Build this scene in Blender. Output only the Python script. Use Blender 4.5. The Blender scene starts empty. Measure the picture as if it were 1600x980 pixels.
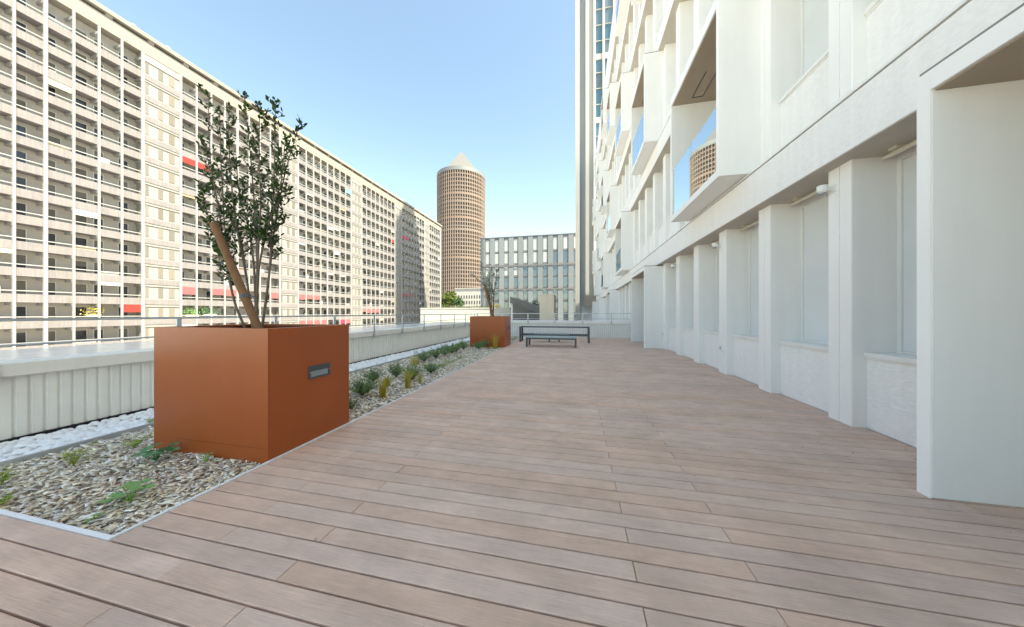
import bpy, math, random
import numpy as np
from mathutils import Vector, Matrix
R = math.radians
random.seed(7); rng = np.random.default_rng(7)
sc = bpy.context.scene
col = sc.collection

# ------------------------------------------------------------------ camera
F, H, CX, CY, VPX = 460.0, 1.5, 800.0, 489.0, 901.0      # photo calibration, 1600 x 980 pixels
TH = math.atan((VPX - CX) / F); SN, CS = math.sin(TH), math.cos(TH)
cam = bpy.data.cameras.new('camera'); camo = bpy.data.objects.new('camera', cam); col.objects.link(camo)
cam.sensor_width = 36; cam.lens = 36 * F / 1600; cam.clip_start = 0.05; cam.clip_end = 6000
cam.shift_y = (CY - 490) / 1600
camo.location = (0, 0, H); camo.rotation_euler = (R(90), 0, TH)
sc.camera = camo
sc.render.resolution_x, sc.render.resolution_y = 1024, 627

# ------------------------------------------------------------------ light
SUN_EL = R(58); SUN_AZ = math.atan2(0.91, -0.41)       # azimuth measured from +Y towards +X
sdir = Vector((math.sin(SUN_AZ) * math.cos(SUN_EL), math.cos(SUN_AZ) * math.cos(SUN_EL), math.sin(SUN_EL)))
w = bpy.data.worlds.new('World'); sc.world = w; w.use_nodes = True
nt = w.node_tree; bg = nt.nodes['Background']
sky = nt.nodes.new('ShaderNodeTexSky'); sky.sky_type = 'NISHITA'; sky.sun_disc = False
sky.sun_elevation = SUN_EL; sky.sun_rotation = SUN_AZ
sky.air_density = 1.0; sky.dust_density = .5; sky.ozone_density = 1.6; sky.altitude = 150
nt.links.new(sky.outputs[0], bg.inputs[0]); bg.inputs[1].default_value = 0.078
sl = bpy.data.lights.new('sun', 'SUN'); sl.energy = 3.6; sl.angle = R(0.5); sl.color = (1, .98, .95)
so = bpy.data.objects.new('sun', sl); col.objects.link(so)
so.rotation_euler = sdir.to_track_quat('Z', 'Y').to_euler(); so.location = (30, -20, 80)
sc.view_settings.view_transform = 'Standard'; sc.view_settings.look = 'None'
sc.view_settings.gamma = 1; sc.view_settings.use_curve_mapping = False
sc.view_settings.exposure = 2.55
sc.view_settings.use_white_balance = True; sc.view_settings.white_balance_temperature = 8200; sc.view_settings.white_balance_tint = 0
sc.cycles.max_bounces = 8; sc.cycles.diffuse_bounces = 7

# ------------------------------------------------------------------ helpers
def ray(px, py):
    u = (px - CX) / F; v = -(py - CY) / F
    return Vector((-SN + u * CS, CS + u * SN, v))
def atZ(px, py, z=0): d = ray(px, py); return d * ((z - H) / d.z) + Vector((0, 0, H))
def atX(px, py, x): d = ray(px, py); return d * (x / d.x) + Vector((0, 0, H))
def atY(px, py, y): d = ray(px, py); return d * (y / d.y) + Vector((0, 0, H))

class MB:
    def __init__(s): s.v = []; s.f = []
    def quad(s, *p):
        n = len(s.v); s.v += [tuple(q) for q in p]; s.f.append(tuple(range(n, n + len(p)))); return s
    def box(s, x0, x1, y0, y1, z0, z1):
        n = len(s.v)
        s.v += [(x0,y0,z0),(x1,y0,z0),(x1,y1,z0),(x0,y1,z0),(x0,y0,z1),(x1,y0,z1),(x1,y1,z1),(x0,y1,z1)]
        s.f += [(n+3,n+2,n+1,n),(n+4,n+5,n+6,n+7),(n,n+1,n+5,n+4),(n+1,n+2,n+6,n+5),(n+2,n+3,n+7,n+6),(n+3,n,n+4,n+7)]
        return s
    def prism(s, pts, z0, z1):            # pts counter-clockwise in xy
        n = len(s.v); k = len(pts)
        s.v += [(x, y, z0) for x, y in pts] + [(x, y, z1) for x, y in pts]
        s.f.append(tuple(range(n + k - 1, n - 1, -1))); s.f.append(tuple(range(n + k, n + 2 * k)))
        for i in range(k):
            j = (i + 1) % k; s.f.append((n + i, n + j, n + k + j, n + k + i))
        return s
    def tube(s, pts, rad, k=8):
        pts = [Vector(p) for p in pts]; n0 = len(s.v)
        rads = rad if isinstance(rad, (list, tuple)) else [rad] * len(pts)
        for i, p in enumerate(pts):
            d = (pts[min(i + 1, len(pts) - 1)] - pts[max(i - 1, 0)]).normalized()
            a = d.orthogonal() if abs(d.z) < .9 else d.cross(Vector((1, 0, 0)))
            a.normalize(); b = d.cross(a).normalized()
            for j in range(k):
                t = 2 * math.pi * j / k
                s.v.append(tuple(p + (a * math.cos(t) + b * math.sin(t)) * rads[i]))
        for i in range(len(pts) - 1):
            for j in range(k):
                q = (j + 1) % k
                s.f.append((n0 + i*k + j, n0 + i*k + q, n0 + (i+1)*k + q, n0 + (i+1)*k + j))
        s.f.append(tuple(n0 + j for j in range(k - 1, -1, -1)))
        m = n0 + (len(pts) - 1) * k; s.f.append(tuple(m + j for j in range(k)))
        return s
    def mesh(s, name, mat, smooth=False):
        me = bpy.data.meshes.new(name); me.from_pydata(s.v, [], s.f); me.update()
        me.materials.append(mat)
        if smooth:
            me.polygons.foreach_set('use_smooth', [True] * len(me.polygons))
        return me
    def build(s, name, mat, parent=None, smooth=False, kind=None):
        return inst(name, s.mesh(name, mat, smooth), parent, kind=kind)

def inst(name, me, parent=None, loc=(0, 0, 0), rz=0, kind=None, scale=None):
    o = bpy.data.objects.new(name, me); col.objects.link(o)
    o.parent = parent; o.location = loc; o.rotation_euler = (0, 0, rz)
    if scale: o.scale = scale
    if kind: o['kind'] = kind
    return o
def npmesh(name, V, Fc, mat, smooth=False, attr=None):
    V = np.asarray(V, dtype=np.float32); Fc = np.asarray(Fc, dtype=np.int32); k = Fc.shape[1]
    me = bpy.data.meshes.new(name)
    me.vertices.add(len(V)); me.vertices.foreach_set('co', V.ravel())
    me.loops.add(Fc.size); me.loops.foreach_set('vertex_index', Fc.ravel())
    me.polygons.add(len(Fc)); me.polygons.foreach_set('loop_start', np.arange(0, Fc.size, k, dtype=np.int32))
    me.polygons.foreach_set('loop_total', np.full(len(Fc), k, dtype=np.int32))
    if smooth: me.polygons.foreach_set('use_smooth', np.ones(len(Fc), dtype=bool))
    me.update(calc_edges=True); me.validate(); me.materials.append(mat)
    return me
def thing(name, label, cat, loc=(0, 0, 0), rz=0, group=None):
    o = bpy.data.objects.new(name, None); col.objects.link(o); o.empty_display_size = .2
    o.location = loc; o.rotation_euler = (0, 0, rz); o['label'] = label; o['category'] = cat
    if group: o['group'] = group
    return o
def tag(o, label, cat, group=None):
    o['label'] = label; o['category'] = cat
    if group: o['group'] = group
    return o
def bevel(o, wdt=.004, seg=2):
    m = o.modifiers.new('bevel', 'BEVEL'); m.width = wdt; m.segments = seg; m.limit_method = 'ANGLE'
    return o

# ------------------------------------------------------------------ materials
def mat(name, c, rough=.6, var=.0, vscale=3.0, bump=0., bscale=60., metal=0., spec=.5, stretch=None, c2=None, rnd=None, rndamt=.12, coat=0., streak=0.):
    """base colour c with noise mottling (var), optional per-object ('object') or per-island ('island') tint, noise bump"""
    m = bpy.data.materials.new(name); m.use_nodes = True
    t = m.node_tree; L = t.links.new; b = t.nodes['Principled BSDF']
    b.inputs['Roughness'].default_value = rough; b.inputs['Metallic'].default_value = metal
    b.inputs['Specular IOR Level'].default_value = spec; b.inputs['Coat Weight'].default_value = coat
    b.inputs['Base Color'].default_value = (*c, 1)
    tc = t.nodes.new('ShaderNodeTexCoord'); src = tc.outputs['Object']
    if stretch:
        mp = t.nodes.new('ShaderNodeMapping'); mp.inputs['Scale'].default_value = stretch
        L(src, mp.inputs[0]); src = mp.outputs[0]
    out = None
    if var or c2:
        n = t.nodes.new('ShaderNodeTexNoise'); n.inputs['Scale'].default_value = vscale
        n.inputs['Detail'].default_value = 8; n.inputs['Roughness'].default_value = .62
        L(src, n.inputs['Vector'])
        rp = t.nodes.new('ShaderNodeValToRGB'); rp.color_ramp.elements[0].position = .3; rp.color_ramp.elements[1].position = .7
        a = c2 if c2 else tuple(max(0, x * (1 - var)) for x in c)
        bb = c if c2 else tuple(min(1, x * (1 + var)) for x in c)
        rp.color_ramp.elements[0].color = (*a, 1); rp.color_ramp.elements[1].color = (*bb, 1)
        L(n.outputs['Fac'], rp.inputs['Fac']); out = rp.outputs['Color']
        mr = t.nodes.new('ShaderNodeMapRange'); mr.inputs['To Min'].default_value = max(0, rough - .08); mr.inputs['To Max'].default_value = min(1, rough + .08)
        L(n.outputs['Fac'], mr.inputs['Value']); L(mr.outputs[0], b.inputs['Roughness'])
    if rnd:
        if rnd == 'object':
            oi = t.nodes.new('ShaderNodeObjectInfo'); ro = oi.outputs['Random']
        else:
            oi = t.nodes.new('ShaderNodeNewGeometry'); ro = oi.outputs['Random Per Island']
        hs = t.nodes.new('ShaderNodeHueSaturation')
        mr = t.nodes.new('ShaderNodeMapRange'); mr.inputs['To Min'].default_value = 1 - rndamt; mr.inputs['To Max'].default_value = 1 + rndamt
        L(ro, mr.inputs['Value']); L(mr.outputs[0], hs.inputs['Value'])
        m2 = t.nodes.new('ShaderNodeMath'); m2.operation = 'MULTIPLY'; m2.inputs[1].default_value = 7.31
        f2 = t.nodes.new('ShaderNodeMath'); f2.operation = 'FRACT'; L(ro, m2.inputs[0]); L(m2.outputs[0], f2.inputs[0])
        mr2 = t.nodes.new('ShaderNodeMapRange'); mr2.inputs['To Min'].default_value = 1 - rndamt * 1.6; mr2.inputs['To Max'].default_value = 1 + rndamt * 1.6
        L(f2.outputs[0], mr2.inputs['Value']); L(mr2.outputs[0], hs.inputs['Saturation'])
        if out: L(out, hs.inputs['Color'])
        else: hs.inputs['Color'].default_value = (*c, 1)
        out = hs.outputs['Color']
    if streak:      # faint vertical rain marks
        mp2 = t.nodes.new('ShaderNodeMapping'); mp2.inputs['Scale'].default_value = (7, 7, .45); L(tc.outputs['Object'], mp2.inputs[0])
        ns = t.nodes.new('ShaderNodeTexNoise'); ns.inputs['Scale'].default_value = 1; ns.inputs['Detail'].default_value = 7; ns.inputs['Roughness'].default_value = .65
        L(mp2.outputs[0], ns.inputs['Vector'])
        ms_ = t.nodes.new('ShaderNodeMapRange'); ms_.inputs['From Min'].default_value = .35; ms_.inputs['From Max'].default_value = .6
        ms_.inputs['To Min'].default_value = 1 - streak; ms_.inputs['To Max'].default_value = 1; L(ns.outputs['Fac'], ms_.inputs['Value'])
        h2 = t.nodes.new('ShaderNodeHueSaturation'); L(ms_.outputs[0], h2.inputs['Value'])
        if out: L(out, h2.inputs['Color'])
        else: h2.inputs['Color'].default_value = (*c, 1)
        out = h2.outputs['Color']
    if out: L(out, b.inputs['Base Color'])
    if bump:
        n2 = t.nodes.new('ShaderNodeTexNoise'); n2.inputs['Scale'].default_value = bscale; n2.inputs['Detail'].default_value = 6
        L(src, n2.inputs['Vector'])
        bp = t.nodes.new('ShaderNodeBump'); bp.inputs['Strength'].default_value = bump; bp.inputs['Distance'].default_value = .01
        L(n2.outputs['Fac'], bp.inputs['Height']); L(bp.outputs[0], b.inputs['Normal'])
    return m

def plank_mat(name, rnd):
    """weathered composite deck board: fine streaks along X, blotches, board-to-board tint"""
    m = mat(name, (.72, .495, .38), rough=.66, spec=.3, rnd=rnd, rndamt=.05, c2=(.60, .40, .30), vscale=2.4, stretch=(.55, 3.2, 3.2), bump=.25, bscale=9)
    t = m.node_tree; L = t.links.new; b = t.nodes['Principled BSDF']
    tc = next(n for n in t.nodes if n.type == 'TEX_COORD')
    src_sock = b.inputs['Base Color'].links[0].from_socket
    geo = t.nodes.new('ShaderNodeNewGeometry')
    mp = t.nodes.new('ShaderNodeMapping'); mp.inputs['Scale'].default_value = (5, 260, 5); L(geo.outputs['Position'], mp.inputs[0])
    n = t.nodes.new('ShaderNodeTexNoise'); n.inputs['Scale'].default_value = 1; n.inputs['Detail'].default_value = 5; L(mp.outputs[0], n.inputs['Vector'])
    n3 = t.nodes.new('ShaderNodeTexNoise'); n3.inputs['Scale'].default_value = 1.7; n3.inputs['Detail'].default_value = 7; n3.inputs['Roughness'].default_value = .7
    L(geo.outputs['Position'], n3.inputs['Vector'])
    mr = t.nodes.new('ShaderNodeMapRange'); mr.inputs['From Min'].default_value = .3; mr.inputs['From Max'].default_value = .7
    mr.inputs['To Min'].default_value = .84; mr.inputs['To Max'].default_value = 1.14; L(n.outputs['Fac'], mr.inputs['Value'])
    mr3 = t.nodes.new('ShaderNodeMapRange'); mr3.inputs['From Min'].default_value = .3; mr3.inputs['From Max'].default_value = .7
    mr3.inputs['To Min'].default_value = .84; mr3.inputs['To Max'].default_value = 1.16; L(n3.outputs['Fac'], mr3.inputs['Value'])
    mu = t.nodes.new('ShaderNodeMath'); mu.operation = 'MULTIPLY'; L(mr.outputs[0], mu.inputs[0]); L(mr3.outputs[0], mu.inputs[1])
    hs = t.nodes.new('ShaderNodeHueSaturation'); L(mu.outputs[0], hs.inputs['Value']); L(src_sock, hs.inputs['Color'])
    L(hs.outputs[0], b.inputs['Base Color'])
    bp = next(x for x in t.nodes if x.type == 'BUMP'); L(n.outputs['Fac'], bp.inputs['Height'])
    return m

def glass_mat(name, tint, refl=.7, rough=.02, trans=(.8, .88, .88)):
    """coated glass: part mirror, part see-through"""
    m = bpy.data.materials.new(name); m.use_nodes = True; t = m.node_tree; L = t.links.new
    for n in list(t.nodes):
        if n.type != 'OUTPUT_MATERIAL': t.nodes.remove(n)
    o = t.nodes['Material Output']
    g = t.nodes.new('ShaderNodeBsdfGlossy'); g.inputs['Color'].default_value = (*tint, 1); g.inputs['Roughness'].default_value = rough
    tr = t.nodes.new('ShaderNodeBsdfTransparent'); tr.inputs['Color'].default_value = (*trans, 1)
    fr = t.nodes.new('ShaderNodeFresnel'); fr.inputs['IOR'].default_value = 1.5
    mr = t.nodes.new('ShaderNodeMapRange'); mr.inputs['To Min'].default_value = refl; mr.inputs['To Max'].default_value = 1
    L(fr.outputs[0], mr.inputs['Value'])
    mx = t.nodes.new('ShaderNodeMixShader'); L(mr.outputs[0], mx.inputs[0]); L(tr.outputs[0], mx.inputs[1]); L(g.outputs[0], mx.inputs[2])
    L(mx.outputs[0], o.inputs['Surface'])
    return m

M = {}
M['plank'] = plank_mat('deck_board', 'object'); M['plank_far'] = plank_mat('deck_board_far', 'island')
M['dark'] = mat('dark_membrane', (0.012, 0.012, 0.013), .8, var=.3, bump=.3)
M['white_panel'] = mat('white_lacquered_panel', (.80, .785, .76), .45, var=.025, vscale=1.2, bump=.02, bscale=8, streak=0.03)
M['plaster'] = mat('white_textured_render', (.90, .885, .865), .8, var=.05, vscale=22, bump=1.0, bscale=26, stretch=(1, .55, 1.6), streak=0.04)
M['box_panel'] = mat('pale_grey_box_panel', (0.79, 0.78, 0.755), .42, var=.03, vscale=.8, bump=.015, bscale=6, streak=0.025)
M['facing'] = mat('brightened_front_panel', (.91, .895, .87), .5, var=.015, vscale=1.5, bump=.02, bscale=8)  # whiter than the panels: brighter light on the front faces is painted in
M['seam'] = mat('joint_grey', (.25, .23, .21), .8, var=.1)
M['soffit'] = mat('soffit_panel', (.36, .285, .21), .6, var=.05)
M['soffit2'] = mat('fascia_soffit_panel', (.50, .45, .385), .6, var=.04)
M['sill'] = mat('white_sill', (.82, .81, .78), .4, var=.02)
M['pane'] = mat('window_pane_with_pale_blind', (.72, .74, .74), .06, var=.06, vscale=.6, spec=.6)
M['guard'] = glass_mat('reflective_guard_glass', (.86, .92, .93), .72)
M['tube'] = mat('lamp_housing', (.62, .58, .48), .4, var=.05)
M['cable'] = mat('steel_cable', (.30, .31, .31), .4, metal=.6)
M['corten'] = mat('rust_brown_painted_steel', (0.335, 0.074, 0.013), .34, var=.05, vscale=1.6, bump=.05, bscale=5, stretch=(1.4, 1.4, .7), streak=0.035)
M['seam_rust'] = mat('rust_seam', (.16, .045, .012), .6, var=.1)
M['soil'] = mat('dark_soil', (.06, .04, .025), .95, var=.4, vscale=20, bump=.8, bscale=40)
M['anthracite'] = mat('anthracite_metal', (.06, .07, .08), .45, var=.1)
M['lens'] = mat('lamp_lens', (.25, .29, .33), .25, var=.05)
M['trim'] = mat('pale_aluminium_edging', (0.84, 0.85, 0.85), .45, var=.05)
M['chips'] = mat('bark_chip', (0.93, 0.775, 0.62), .9, rnd='island', rndamt=.34, var=.2, vscale=30)
M['bedsoil'] = mat('bed_soil', (0.34, 0.26, 0.19), .95, var=.4, vscale=15, bump=.6, bscale=30)
M['pebble'] = mat('white_marble_pebble', (0.8, 0.805, 0.81), .55, rnd='island', rndamt=.06, var=.04, vscale=20)
M['corrug'] = mat('pale_corrugated_metal', (.80, .785, .735), .5, var=.05, vscale=2.5, bump=.03, bscale=10, streak=0.06)
M['coping'] = mat('coping_metal', (.80, .775, .72), .4, var=.04, vscale=2, streak=0.05)
M['ledge'] = mat('glossy_pale_roof_sheet', (.72, .74, .75), .16, var=.05, vscale=2, spec=.8)
M['galv'] = mat('galvanised_steel', (.50, .53, .55), .42, metal=.5, var=.08, vscale=8)
M['concrete'] = mat('terrace_concrete', (0.56, 0.55, 0.53), .85, var=.1, vscale=2, bump=.2)
M['asphalt'] = mat('pale_street_paving', (.5, .49, .48), .9, var=.2, vscale=3, bump=.3)
M['cream'] = mat('cream_painted_concrete', (0.225, 0.2, 0.17), .85, var=.06, vscale=.5, bump=.1, bscale=3)
M['cream_light'] = mat('pale_cream_wall', (0.245, 0.233, 0.216), .85, var=.05, vscale=.6, streak=0.06)
M['balcony'] = mat('grey_balcony_concrete', (0.185, 0.168, 0.17), .85, var=.07, vscale=.8, streak=0.2)
M['backwall'] = mat('balcony_rear_wall', (0.4, 0.36, 0.32), .9, var=.07, vscale=.7)
M['post'] = mat('white_concrete_post', (0.265, 0.26, 0.257), .8, var=.05)
M['rail'] = mat('white_balcony_rail', (0.28, 0.272, 0.267), .6, var=.03)
M['bwin'] = mat('dark_window', (.035, .035, .04), .15, var=.2)
M['shutter'] = mat('beige_shutter', (0.14, 0.125, 0.107), .8, rnd='object', rndamt=.2, stretch=(1, 1, 12), var=.1, vscale=5)
M['frame'] = mat('window_frame_white', (.6, .58, .54), .6, var=.04)
M['slot'] = mat('painted_slot_shade', (.03, .027, .025), .9, var=.2)  # near-black colour paints the shade in the recess under the roof slab
def cloth(n, c): return mat(n, c, .9, var=.08, vscale=2)
M['red'] = cloth('red_canvas', (0.208, 0.021, 0.017)); M['pink'] = cloth('faded_pink_canvas', (0.24, 0.075, 0.08)); M['crimson'] = cloth('crimson_canvas', (.40, .02, .06)); M['blue'] = cloth('blue_screen', (.10, .25, .36))
M['terracotta'] = mat('terracotta_cladding', (0.14, 0.1, 0.083), .8, rnd='object', rndamt=.12, var=.06, vscale=.2)
M['fin'] = mat('pale_terracotta_fin', (0.175, 0.135, 0.113), .8, var=.05)
M['tglass'] = mat('tower_glass', (.05, .04, .035), .3, var=.3, vscale=.5)
M['alu'] = mat('roof_aluminium', (0.125, 0.13, 0.135), .6, metal=.1, var=.06, vscale=.1)
M['pyramid'] = mat('pyramid_metal', (0.065, 0.065, 0.066), .6, var=.08, vscale=.1)
M['greyclad'] = mat('grey_cladding', (0.165, 0.182, 0.198), .55, rnd='object', rndamt=.1, var=.05, vscale=.3)
M['glassblue'] = mat('office_glass', (0.13, 0.16, 0.18), .05, metal=.6, var=.1, vscale=.15)
M['pane_sky'] = mat('sky_reflection_glass', (0.36, 0.375, 0.375), .12, rnd='object', rndamt=.06)  # pale tone paints the sky reflected in the upper office panes
M['glassteal'] = mat('tower_curtain_glass', (0.1, 0.155, 0.18), .05, metal=.5, rnd='object', rndamt=.3)
M['towerpanel'] = mat('tower_white_panel', (0.274, 0.266, 0.250), .5, var=.04, vscale=.2)
M['towergrey'] = mat('tower_grey_panel', (.34, .36, .39), .5, var=.05, vscale=.2)
M['whitewall'] = mat('white_render_wall', (0.34, 0.33, 0.31), .85, var=.05, vscale=.5)
M['roofgrey'] = mat('dark_zinc_roof', (.10, .095, .09), .6, var=.15, vscale=1)
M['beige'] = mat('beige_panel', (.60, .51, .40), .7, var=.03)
M['beige_shaded'] = mat('shaded_beige_panel', (.34, .25, .18), .7, var=.05)  # darker copy of the beige: shade on the shaft's side painted in
M['bark'] = mat('shrub_bark', (.14, .105, .08), .9, var=.25, vscale=12, bump=.5, bscale=30)
M['stake'] = mat('round_timber_stake', (0.17, 0.08, 0.03), .8, var=.2, vscale=4, stretch=(6, 6, .8), bump=.4, bscale=12)
def leafm(n, c, amt=.3, sp=.3):
    m = mat(n, c, .55, rnd='island', rndamt=amt, spec=sp)
    t = m.node_tree; b = t.nodes['Principled BSDF']; o = t.nodes['Material Output']
    tl = t.nodes.new('ShaderNodeBsdfTranslucent'); t.links.new(b.inputs['Base Color'].links[0].from_socket, tl.inputs['Color'])
    mx = t.nodes.new('ShaderNodeMixShader'); mx.inputs[0].default_value = .25
    t.links.new(b.outputs[0], mx.inputs[1]); t.links.new(tl.outputs[0], mx.inputs[2]); t.links.new(mx.outputs[0], o.inputs['Surface'])
    return m
M['leaf_dark'] = leafm('dark_green_leaf', (0.034, 0.066, 0.02), .35, .15); M['leaf_grey'] = leafm('grey_green_leaf', (.17, .22, .17))
M['leaf_lav'] = leafm('lavender_leaf', (0.19, 0.31, 0.12)); M['leaf_bright'] = leafm('bright_green_leaf', (.18, .42, .07)); M['leaf_deep'] = leafm('deep_green_leaf', (.07, .28, .08))
M['leaf_yellow'] = leafm('yellow_grass_blade', (0.5, 0.42, 0.07)); M['leaf_gold'] = leafm('golden_leaf', (.22, .19, .035)); M['leaf_weed'] = leafm('weed_leaf', (.34, .42, .10)); M['leaf_tree'] = leafm('tree_leaf', (0.073, 0.104, 0.018)); M['leaf_tree2'] = leafm('dark_tree_leaf', (.05, .10, .045))
M['bench_frame'] = mat('bench_steel', (.07, .085, .095), .45, var=.08); M['bench_slat'] = mat('grey_green_slat', (.30, .35, .34), .55, rnd='object', rndamt=.06, var=.06, vscale=6)
M['litter'] = mat('pale_litter', (0.55, 0.42, 0.28), .9)

# ------------------------------------------------------------------ setting: ground, podium, terrace
GZ = -10.0
g = MB().quad((-1500, -1500, GZ), (1500, -1500, GZ), (1500, 1500, GZ), (-1500, 1500, GZ)).build('ground', M['asphalt'], kind='structure')
XL, XR, YE = -6.5, 3.69, 18.3          # parapet face, spandrel face, end parapet face
PITCH, ROWFAR = .1427, 1.328           # board pitch, a gap line that meets the bed corner
BX0, BX1 = -5.6, -3.04                 # planting bed
slab = MB().box(-8.9, 3.3, -6, YE + .3, GZ, -.14).build('terrace_slab', M['concrete'], kind='structure')

deck = MB().box(-7.5, XR - .005, -5.9, ROWFAR - .006, -.13, -.032).box(BX1 + .03, XR - .005, ROWFAR - .006, YE, -.13, -.032).build('deck', M['dark'], kind='structure')
def plank_mesh(L):
    d = .0035; W = PITCH - .011
    x0, x1 = .002, L - .002
    mb = MB(); v = mb.v; 
    v += [(x0,0,-.022),(x1,0,-.022),(x1,W,-.022),(x0,W,-.022),
          (x0,0,-d),(x1,0,-d),(x1,W,-d),(x0,W,-d),
          (x0+d,d,0),(x1-d,d,0),(x1-d,W-d,0),(x0+d,W-d,0)]
    for a in (0, 4):
        for i in range(4):
            j = (i + 1) % 4; mb.f.append((a+i, a+j, a+4+j, a+4+i))
    mb.f.append((8, 9, 10, 11))
    return mb
rows = []
nmin = -int((ROWFAR + 2.2) / PITCH); nmax = int((YE - ROWFAR) / PITCH)
for n in range(nmin, nmax + 1):
    ynear = ROWFAR + n * PITCH                       # row n spans ynear .. ynear+PITCH
    xs = -2.31 if (n % 2) else -1.65
    left = (BX1 + .035) if n >= 0 else -7.4
    joints = sorted({left, XR - .01} | {xs + 2.64 * k for k in range(-3, 5) if left + .15 < xs + 2.64 * k < XR - .15})
    for a, b in zip(joints, joints[1:]): rows.append((ynear + .0055, a, b))
rows.sort(key=lambda r: (r[0] - .6) ** 2 if r[0] > .6 else 4 + (r[0] - .6) ** 2)
cache = {}
for y, a, b in rows[:300]:
    k = round(b - a, 3)
    if k not in cache: cache[k] = plank_mesh(b - a).mesh('plank', M['plank'])
    o = inst('plank', cache[k], deck, (a, y, random.uniform(-.0012, .0008)))
far = MB()
for y, a, b in rows[300:]:
    pm = plank_mesh(b - a); n = len(far.v); dz = random.uniform(-.0012, .0008)
    far.v += [(x + a, yy + y, z + dz) for x, yy, z in pm.v]; far.f += [tuple(i + n for i in f) for f in pm.f]
far.build('plank', M['plank_far'], deck, kind='stuff')
# small pale scraps blown over the boards
ms = MB()
for px, py in [(1085,744),(1057,632),(1110,700),(944,636),(990,597),(1005,601),(1213,633),(1184,641),(890,565),(1225,975),(770,650),(1270,915),(850,601),(1040,590)]:
    p = atZ(px, py); a = random.random() * 6; s_ = random.uniform(.004, .010)
    ms.tube([p + Vector((0, 0, .001)), p + Vector((math.cos(a)*s_*2, math.sin(a)*s_*2, .005))], [s_, s_ * .6], 5)
for i in range(46):
    x_ = random.choice((random.uniform(3.2, 3.66), random.uniform(-2.9, 3.4), random.uniform(2.2, 3.5))); y_ = random.uniform(1.2, 15); a = random.random() * 6; s_ = random.uniform(.005, .011)
    ms.tube([(x_, y_, .003), (x_ + math.cos(a) * s_ * 2, y_ + math.sin(a) * s_ * 2, .006)], [s_, s_ * .5], 5)
ms.build('leaf_litter', M['litter'], kind='stuff')

# ------------------------------------------------------------------ planting bed
bed = MB().box(XL, BX1, ROWFAR, YE, -.13, -.05).build('planting_bed', M['bedsoil'], kind='structure')
e = thing('bed_edging', 'pale metal edging strip between the bark chips and the deck boards', 'edging', (BX1, ROWFAR, -.02))
MB().box(0, .022, 0, YE - ROWFAR, -.1, .026).build('edge_strip', M['trim'], e)
MB().box(XL - BX1 + .02, -.002, 0, .03, -.1, .024).build('edge_strip', M['trim'], e)
e = tag(MB().box(BX0 - .012, BX0 + .012, ROWFAR + .035, YE, -.13, .015).build('gravel_edging', M['galv']), 'thin grey metal strip holding the white pebbles from the bark', 'edging')

def chips_mesh(n, x0, x1, y0, y1, smin, smax, zb):
    """n flat angular chips as joined real pieces"""
    base = np.array([(-1.25,-.2,0),(-.3,-.42,0),(1.2,-.28,0),(1.0,.22,0),(.1,.42,0),(-1.0,.3,0)], float)
    nb = 6
    V = np.zeros((n, 12, 3)); 
    b2 = np.repeat(base[None], n, 0) * rng.uniform(.7, 1.3, (n, 6, 1))
    sz = rng.uniform(smin, smax, n)[:, None, None]
    top = b2 * sz; top[:, :, 2] = sz[:, :, 0] * rng.uniform(.07, .15, (n, 1))
    bot = b2 * sz * .95; bot[:, :, 2] = 0
    V[:, :6] = bot; V[:, 6:] = top
    a = rng.uniform(0, 2*np.pi, n); ti = rng.normal(0, .24, n); tj = rng.normal(0, .3, n)
    ca, sa = np.cos(a), np.sin(a)
    z = V[:, :, 2] + V[:, :, 0] * np.tan(ti)[:, None] + V[:, :, 1] * np.tan(tj)[:, None]
    x = V[:, :, 0] * ca[:, None] - V[:, :, 1] * sa[:, None]; y = V[:, :, 0] * sa[:, None] + V[:, :, 1] * ca[:, None]
    cx = rng.uniform(x0, x1, n); cy = rng.uniform(y0, y1, n)
    x += cx[:, None]; y += cy[:, None]; z += zb + rng.uniform(0, .028, n)[:, None]
    x = np.clip(x, x0, x1); y = np.clip(y, y0, y1)
    P = np.stack([x, y, z], -1).reshape(-1, 3)
    fq = [(0,1,7,6),(1,2,8,7),(2,3,9,8),(3,4,10,9),(4,5,11,10),(5,0,6,11),(6,7,8,9),(6,9,10,11)]
    Fc = (np.array(fq)[None] + (np.arange(n) * 12)[:, None, None]).reshape(-1, 4)
    return P, Fc
P1, F1 = chips_mesh(9500, BX0 + .02, BX1 - .01, ROWFAR + .04, 3.6, .011, .032, -.048)
P2, F2 = chips_mesh(19000, BX0 + .02, BX1 - .01, 3.6, YE - .05, .018, .042, -.048)
me = npmesh('bark_mulch', np.concatenate([P1, P2]), np.concatenate([F1, F2 + len(P1)]), M['chips'])
o = inst('bark_mulch', me, kind='stuff'); tag(o, 'loose tan bark chips covering the planting bed', 'bark mulch')

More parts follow.
